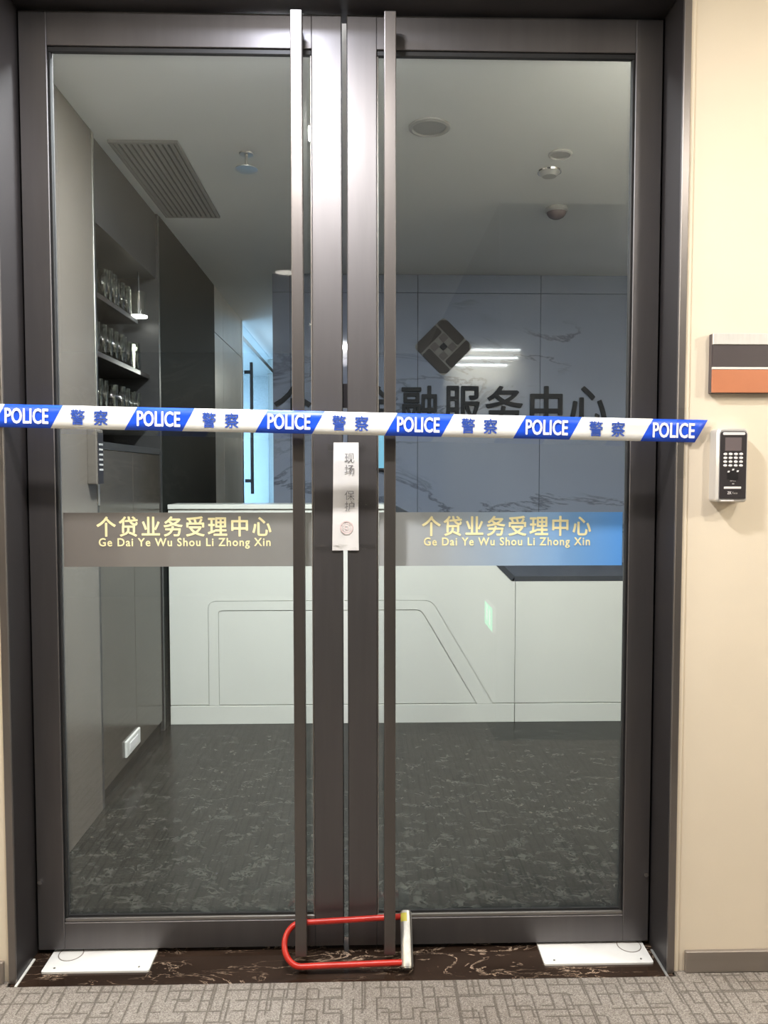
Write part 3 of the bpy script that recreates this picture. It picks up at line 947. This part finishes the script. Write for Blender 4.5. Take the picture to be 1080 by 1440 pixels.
# glass office door in the left corridor wall and the bright room behind it
d3 = tag(empty('door_3', (LX - .03, 5.6, 0)), 'bluish glass office door with a long dark pull in the left corridor wall', 'door', kind='structure')
adopt(d3, box('frame_post', LX - .06, LX + .004, 4.461, 4.52, 0, HZ, M['steel'], bevel=.001),
      box('frame_post', LX - .06, LX + .004, 6.70, 6.76, 0, HZ, M['steel'], bevel=.001),
      box('transom', LX - .05, LX + .002, 4.52, 6.70, 2.46, 2.50, M['steel'], bevel=.001),
      box('glass_pane', LX - .03, LX - .02, 4.52, 6.70, .01, 2.46, M['door_glass_cold']),
      box('transom_pane', LX - .03, LX - .02, 4.52, 6.70, 2.50, HZ, M['door_glass_cold']),
      box('pull_handle', LX + .03, LX + .055, 4.72, 4.75, 1.15, 2.30, M['black_plastic'], bevel=.002),
      box('handle_mount', LX - .02, LX + .032, 4.725, 4.745, 1.25, 1.28, M['black_plastic']),
      box('handle_mount', LX - .02, LX + .032, 4.725, 4.745, 2.2, 2.23, M['black_plastic']))
st(box('wall_left', LX - .06, LX, 6.76, 8.2, 0, HZ, M['stone']), 'beige stone end of the left corridor wall', 'wall')
st(box('wall_end', -1.6, RX, 8.2, 8.26, 0, HZ, M['dark_panel']), 'dark wall closing the corridor behind the marble wall', 'wall')
bm = bmesh.new()
add_box(bm, -3.6, -3.55, 4.2, 8.2, 0, HZ); add_box(bm, -3.55, LX - .06, 4.15, 4.2, 0, HZ); add_box(bm, -3.55, LX - .06, 8.15, 8.2, 0, HZ)
add_box(bm, -3.55, -1.6, 4.2, 8.15, HZ, HZ + .05); add_box(bm, -3.55, -1.6, 4.2, 8.15, -.05, 0)
st(finish(bm, 'wall_office', M['white_ceiling']), 'white walls of the bright office behind the bluish glass door', 'wall')
op = tag(empty('ceiling_light', (-2.3, 6.0, HZ)), 'square cold white ceiling panel in the office behind the glass door', 'ceiling light')
adopt(op, box('diffuser', -2.6, -2.0, 5.7, 6.3, HZ - .02, HZ - .001, M['white_plastic']))
ol = bpy.data.lights.new('lamp', 'AREA'); ol.shape = 'SQUARE'; ol.size = .56; ol.energy = P_ROOM; ol.color = (.46, .72, 1.0)
oo = bpy.data.objects.new('lamp', ol); COL.objects.link(oo); oo.location = (-2.3, 6.0, HZ - .025); adopt(op, oo)

# ------------------------------------------------------------------ reception counter
CY = 1.957
rc = tag(empty('reception_counter', (.4, CY + .3, 0)), 'white reception counter with raised slanted outline and a lower right desk', 'counter')
CR = 2.0
body = [(-.973, .1), (CR, .1), (CR, .755), (.834, .755), (.745, .842), (.185, 1.14), (-.973, 1.14)]
bm = bmesh.new(); add_prism(bm, body, CY + .009, CY + .06)
adopt(rc, finish(bm, 'carcass', M['counter']))
G = .0035
# raised plinth with the slanted arch outline, joined
def arch(poly_out, poly_in):
    bm = bmesh.new()
    add_ring_prism(bm, poly_out, poly_in, CY - .004, CY + .010)
    return bm
out_c = [(-.769, .10), (.733, .10), (.405, .655), (-.769, .655)]
in_c = [(-.718, .10), (.650, .10), (.352, .607), (-.718, .607)]
ro = rounded(out_c, [0, 0, .07, .045], 6); ri = rounded(in_c, [0, 0, .05, .02], 6)
# the arch is open at its foot: leave out the foot segment by building it as a strip
bm = bmesh.new()
fo = ro[1:] + [ro[0]]; fi = ri[1:] + [ri[0]]
V = [[[bm.verts.new((x, y, z)) for x, z in P] for P in (fo, fi)] for y in (CY - .004, CY + .010)]
for i in range(len(fo) - 1):
    for q in ((V[0][0][i], V[0][0][i + 1], V[0][1][i + 1], V[0][1][i]), (V[1][0][i + 1], V[1][0][i], V[1][1][i], V[1][1][i + 1]),
              (V[0][0][i + 1], V[0][0][i], V[1][0][i], V[1][0][i + 1]), (V[0][1][i], V[0][1][i + 1], V[1][1][i + 1], V[1][1][i])):
        bm.faces.new(q)
adopt(rc, finish(bm, 'arch_band', M['counter']))
adopt(rc, box('plinth', -.973, .849, CY - .004, CY + .06, 0, .0985, M['counter'], bevel=.001),
      box('plinth', .8525, CR, CY - .004, CY + .06, 0, .0985, M['counter'], bevel=.001))
# recessed front panels with open joints
def panel(poly, name='front_panel'):
    bm = bmesh.new(); add_prism(bm, poly, CY, CY + .0095)
    adopt(rc, finish(bm, name, M['counter']))
panel([(-.718 + G, .1 + G)] + [(.650 - G * 1.5, .1 + G)] + rounded([(.65 - G, .1), (.352 - G, .607 - G), (-.718 + G, .607 - G), (-.718 + G, .1)], [0, .05, .02, 0], 6)[1:-1])
lft = [(-.973, .1 + G), (-.769 - G, .1 + G)] + [(x - G * .7, z + G * .7) for x, z in rounded([(-.769, .1), (-.769, .655), (.405, .655)], [0, .045, 0], 6)[1:-1]] + [(.185, .655 + G), (.185, 1.139), (-.973, 1.139)]
panel(lft)
rgt = [(.733 + G, .1 + G), (.851 - G / 2, .1 + G), (.851 - G / 2, .754), (.834, .754), (.745, .841), (.1855, 1.1385), (.1855, .655 + G)] + [(x + G * .7, z + G * .5) for x, z in rounded([(-.769, .655), (.405, .655), (.733, .10)], [0, .07, 0], 6)[1:-1]]
panel(rgt)
panel([(.851 + G / 2, .1 + G), (CR, .1 + G), (CR, .754), (.851 + G / 2, .754)])
dark_lines = M['gasket']
# tops: high ledge, slanted cheek, low desk top
adopt(rc, box('counter_top', -.973, .184, CY - .012, CY + .20, 1.14, 1.164, M['counter'], bevel=.002),
      box('desk_top', .845, CR, CY + .0, CY + .62, .755, .782, M['counter_dark'], bevel=.001),
      box('desk_top', -.95, .843, CY + .061, CY + .62, .72, .75, M['counter_dark'], bevel=.001),
      box('side_panel', -.973, -.945, CY + .061, CY + .62, 0, .719, M['counter']))
bm = bmesh.new(); add_prism(bm, [(.186, 1.14), (.745, .843), (.830, .757), (.846, .782), (.752, .872), (.200, 1.164), (.186, 1.164)], CY - .004, CY + .20)
adopt(rc, finish(bm, 'slanted_cheek', M['counter_dark']))

# ------------------------------------------------------------------ lettering and emblem on the marble wall
ws = tag(empty('wall_lettering', (.56, BY - .02, 1.75)), 'dark raised characters across the slate blue marble wall', 'wall lettering')
for i, ch in enumerate('个人金融服务中心'):
    cx = .553 + (i - 3.5) * .2765
    w = .235 if ch not in '中' else .205
    adopt(ws, lettering(ch, cx - w / 2, cx + w / 2, 1.635, 1.895, BY - .002, .018, M['letter_dark'], heavy=.004, name='character'))
em = tag(empty('wall_emblem', (.567, BY - .02, 2.15)), 'dark diamond shaped emblem of four interlocking bars on the marble wall', 'emblem')
ec = Vector((.567, 2.152)); er = .196
def emb(poly, y0, y1, mat, name):
    bm = bmesh.new()
    c, s = math.cos(PI / 4), math.sin(PI / 4)
    add_prism(bm, [(ec.x + x * c - z * s, ec.y + x * s + z * c) for x, z in poly], y0, y1)
    adopt(em, finish(bm, name, mat))
a = er * .70
emb(rounded([(-a, -a), (a, -a), (a, a), (-a, a)], .03, 5), BY - .006, BY + .001, M['logo_grey'], 'backing')
t, g = .064, .014
for k in range(4):
    ang = k * PI / 2
    poly = [(x * math.cos(ang) - z * math.sin(ang), x * math.sin(ang) + z * math.cos(ang)) for x, z in [(-a, a - t), (a - t - g, a - t), (a - t - g, a), (-a + .035, a), (-a, a - .035)]]
    emb(rounded(poly, .012, 3), BY - .016, BY - .0055, M['logo_brown'], 'bar')
q = .030
for k in range(4):
    ang = k * PI / 2
    poly = [(x * math.cos(ang) - z * math.sin(ang), x * math.sin(ang) + z * math.cos(ang)) for x, z in [(-.064, .018), (-.018, .018), (-.018, .064), (-.064, .064)]]
    emb(rounded(poly, .006, 2), BY - .012, BY - .0055, M['logo_taupe'], 'square')
emb(rounded([(-.019, -.019), (.019, -.019), (.019, .019), (-.019, .019)], .007, 2), BY - .018, BY - .0055, M['letter_dark'], 'centre_square')

# added glowing panel for the strip of blue light beside the right pull bar
ds = tag(empty('blue_glow_panel', (.16, BY - .02, 1.47)), 'added narrow glowing panel standing in for blue light beside the right pull bar', 'glow panel')
adopt(ds, box('housing', .10, .235, BY - .03, BY - .0005, 1.345, 1.60, M['black_plastic'], bevel=.003),
      box('screen', .108, .227, BY - .032, BY - .0295, 1.362, 1.592, M['blue_glow']))

# ------------------------------------------------------------------ lobby ceiling fittings
vent = tag(empty('ceiling_vent', (-.81, 1.44, HZ)), 'grey slatted air vent in the lobby ceiling by the left wall', 'vent')
adopt(vent, box('backing', -.935, -.682, 1.01, 1.87, HZ - .004, HZ - .0005, M['vent_dark']))
for x0, x1, y0, y1 in ((-.945, -.930, 1.0, 1.88), (-.688, -.673, 1.0, 1.88), (-.930, -.688, 1.0, 1.014), (-.930, -.688, 1.866, 1.88)):
    adopt(vent, box('frame_bar', x0, x1, y0, y1, HZ - .012, HZ - .0005, M['vent_grey'], bevel=.001))
for i in range(10):
    x = -.919 + i * .0242
    adopt(vent, box('slat', x - .0075, x + .0075, 1.015, 1.865, HZ - .011, HZ - .0038, M['vent_grey']))
kx, ky = -.425, 1.119
spk = tag(empty('sprinkler', (kx, ky, HZ)), 'chrome fire sprinkler on a short stem under the lobby ceiling', 'sprinkler')
for nm, prof in (('escutcheon', [(0, 0), (.030, 0), (.028, -.005), (0, -.006)]), ('stem', [(0, -.005), (.006, -.005), (.006, -.056), (0, -.056)]),
                 ('deflector', [(0, -.055), (.030, -.057), (.046, -.062), (.046, -.065), (0, -.064)])):
    bm = bmesh.new(); add_lathe(bm, prof, (kx, ky, HZ), 24)
    adopt(spk, finish(bm, nm, M['steel'], smooth=True))
downlight(.297, .861, HZ, 0, NEUT, 'large unlit round downlight in the lobby ceiling', .078, lit=False)
downlight(.847, 1.088, HZ, 0, NEUT, 'small unlit round downlight in the lobby ceiling right of the large one', .048, lit=False)
sm = tag(empty('smoke_detector', (.845, 1.262, HZ)), 'small chrome rimmed smoke detector in the lobby ceiling', 'smoke detector')
bm = bmesh.new(); add_lathe(bm, [(0, 0), (.046, 0), (.047, -.010), (.030, -.026), (0, -.028)], (.845, 1.262, HZ), 26)
adopt(sm, finish(bm, 'cover', M['lens_off'], smooth=True))
bm = bmesh.new(); add_lathe(bm, [(.046, -.001), (.052, -.004), (.050, -.010), (.045, -.010)], (.845, 1.262, HZ), 26)
adopt(sm, finish(bm, 'rim', M['chrome'], smooth=True))
dc = tag(empty('dome_camera', (.992, 1.726, HZ)), 'small dark dome camera hanging under the lobby ceiling on the right', 'camera')
bm = bmesh.new(); add_lathe(bm, [(0, 0), (.056, 0), (.056, -.014), (.050, -.020), (0, -.020)], (.992, 1.726, HZ), 26)
adopt(dc, finish(bm, 'base', M['lens_off'], smooth=True))
bm = bmesh.new(); add_lathe(bm, [(.047, -.018), (.046, -.028), (.036, -.042), (.020, -.050), (0, -.053)], (.992, 1.726, HZ), 26)
adopt(dc, finish(bm, 'dome', M['screen_off'], smooth=True))
# lobby lamps: two linear ones just inside the right door head, added unseen fill: entry downlight, globe at the right, globe in the passage
def linear_lamp(x0, x1, y, z, label):
    r = tag(empty('linear_light', ((x0 + x1) / 2, y, HZ)), label, 'ceiling light')
    adopt(r, box('housing', x0, x1, y - .03, y + .03, z, z + .018, M['white_plastic'], bevel=.002))
    for x in (x0 + .1, x1 - .1):
        adopt(r, cyl('hanger', (x, y, z + .017), (x, y, HZ), .003, M['steel'], n=8))
    ld_ = bpy.data.lights.new('lamp', 'AREA')
    ld_.shape = 'RECTANGLE'
    ld_.size, ld_.size_y = x1 - x0 - .02, .045
    ld_.energy = P_LINE
    ld_.color = (.93, .97, 1.0)
    lo = bpy.data.objects.new('lamp', ld_)
    COL.objects.link(lo)
    lo.location = ((x0 + x1) / 2, y, z - .002)
    adopt(r, lo)
linear_lamp(.78, 1.66, .10, 2.60, 'linear lamp nearest the door head inside the lobby')
linear_lamp(.98, 1.62, .16, 2.51, 'second linear lamp from the door head inside the lobby')
linear_lamp(.96, 1.50, .22, 2.43, 'third and lowest linear lamp from the door head inside the lobby')
downlight(-.17, .20, HZ, P_ENTRY_FILL, (.95, .98, 1.0), 'added unseen fill downlight in the lobby ceiling just inside the left door head', .09, spread=PI)  # hidden fill added to brighten the counter front
fill_globe(2.85, .80, 2.00, P_LOBBY_FILL, NEUT, 'added unseen fill globe in the lobby far right of the doors')  # hidden fill added to lift the lobby ceiling
fill_globe(.10, 5.40, 2.20, P_PASSAGE_FILL, NEUT, 'added unseen fill globe in the passage behind the marble wall')  # hidden fill added to brighten the stone cladding

print('objects', len(SC.objects))
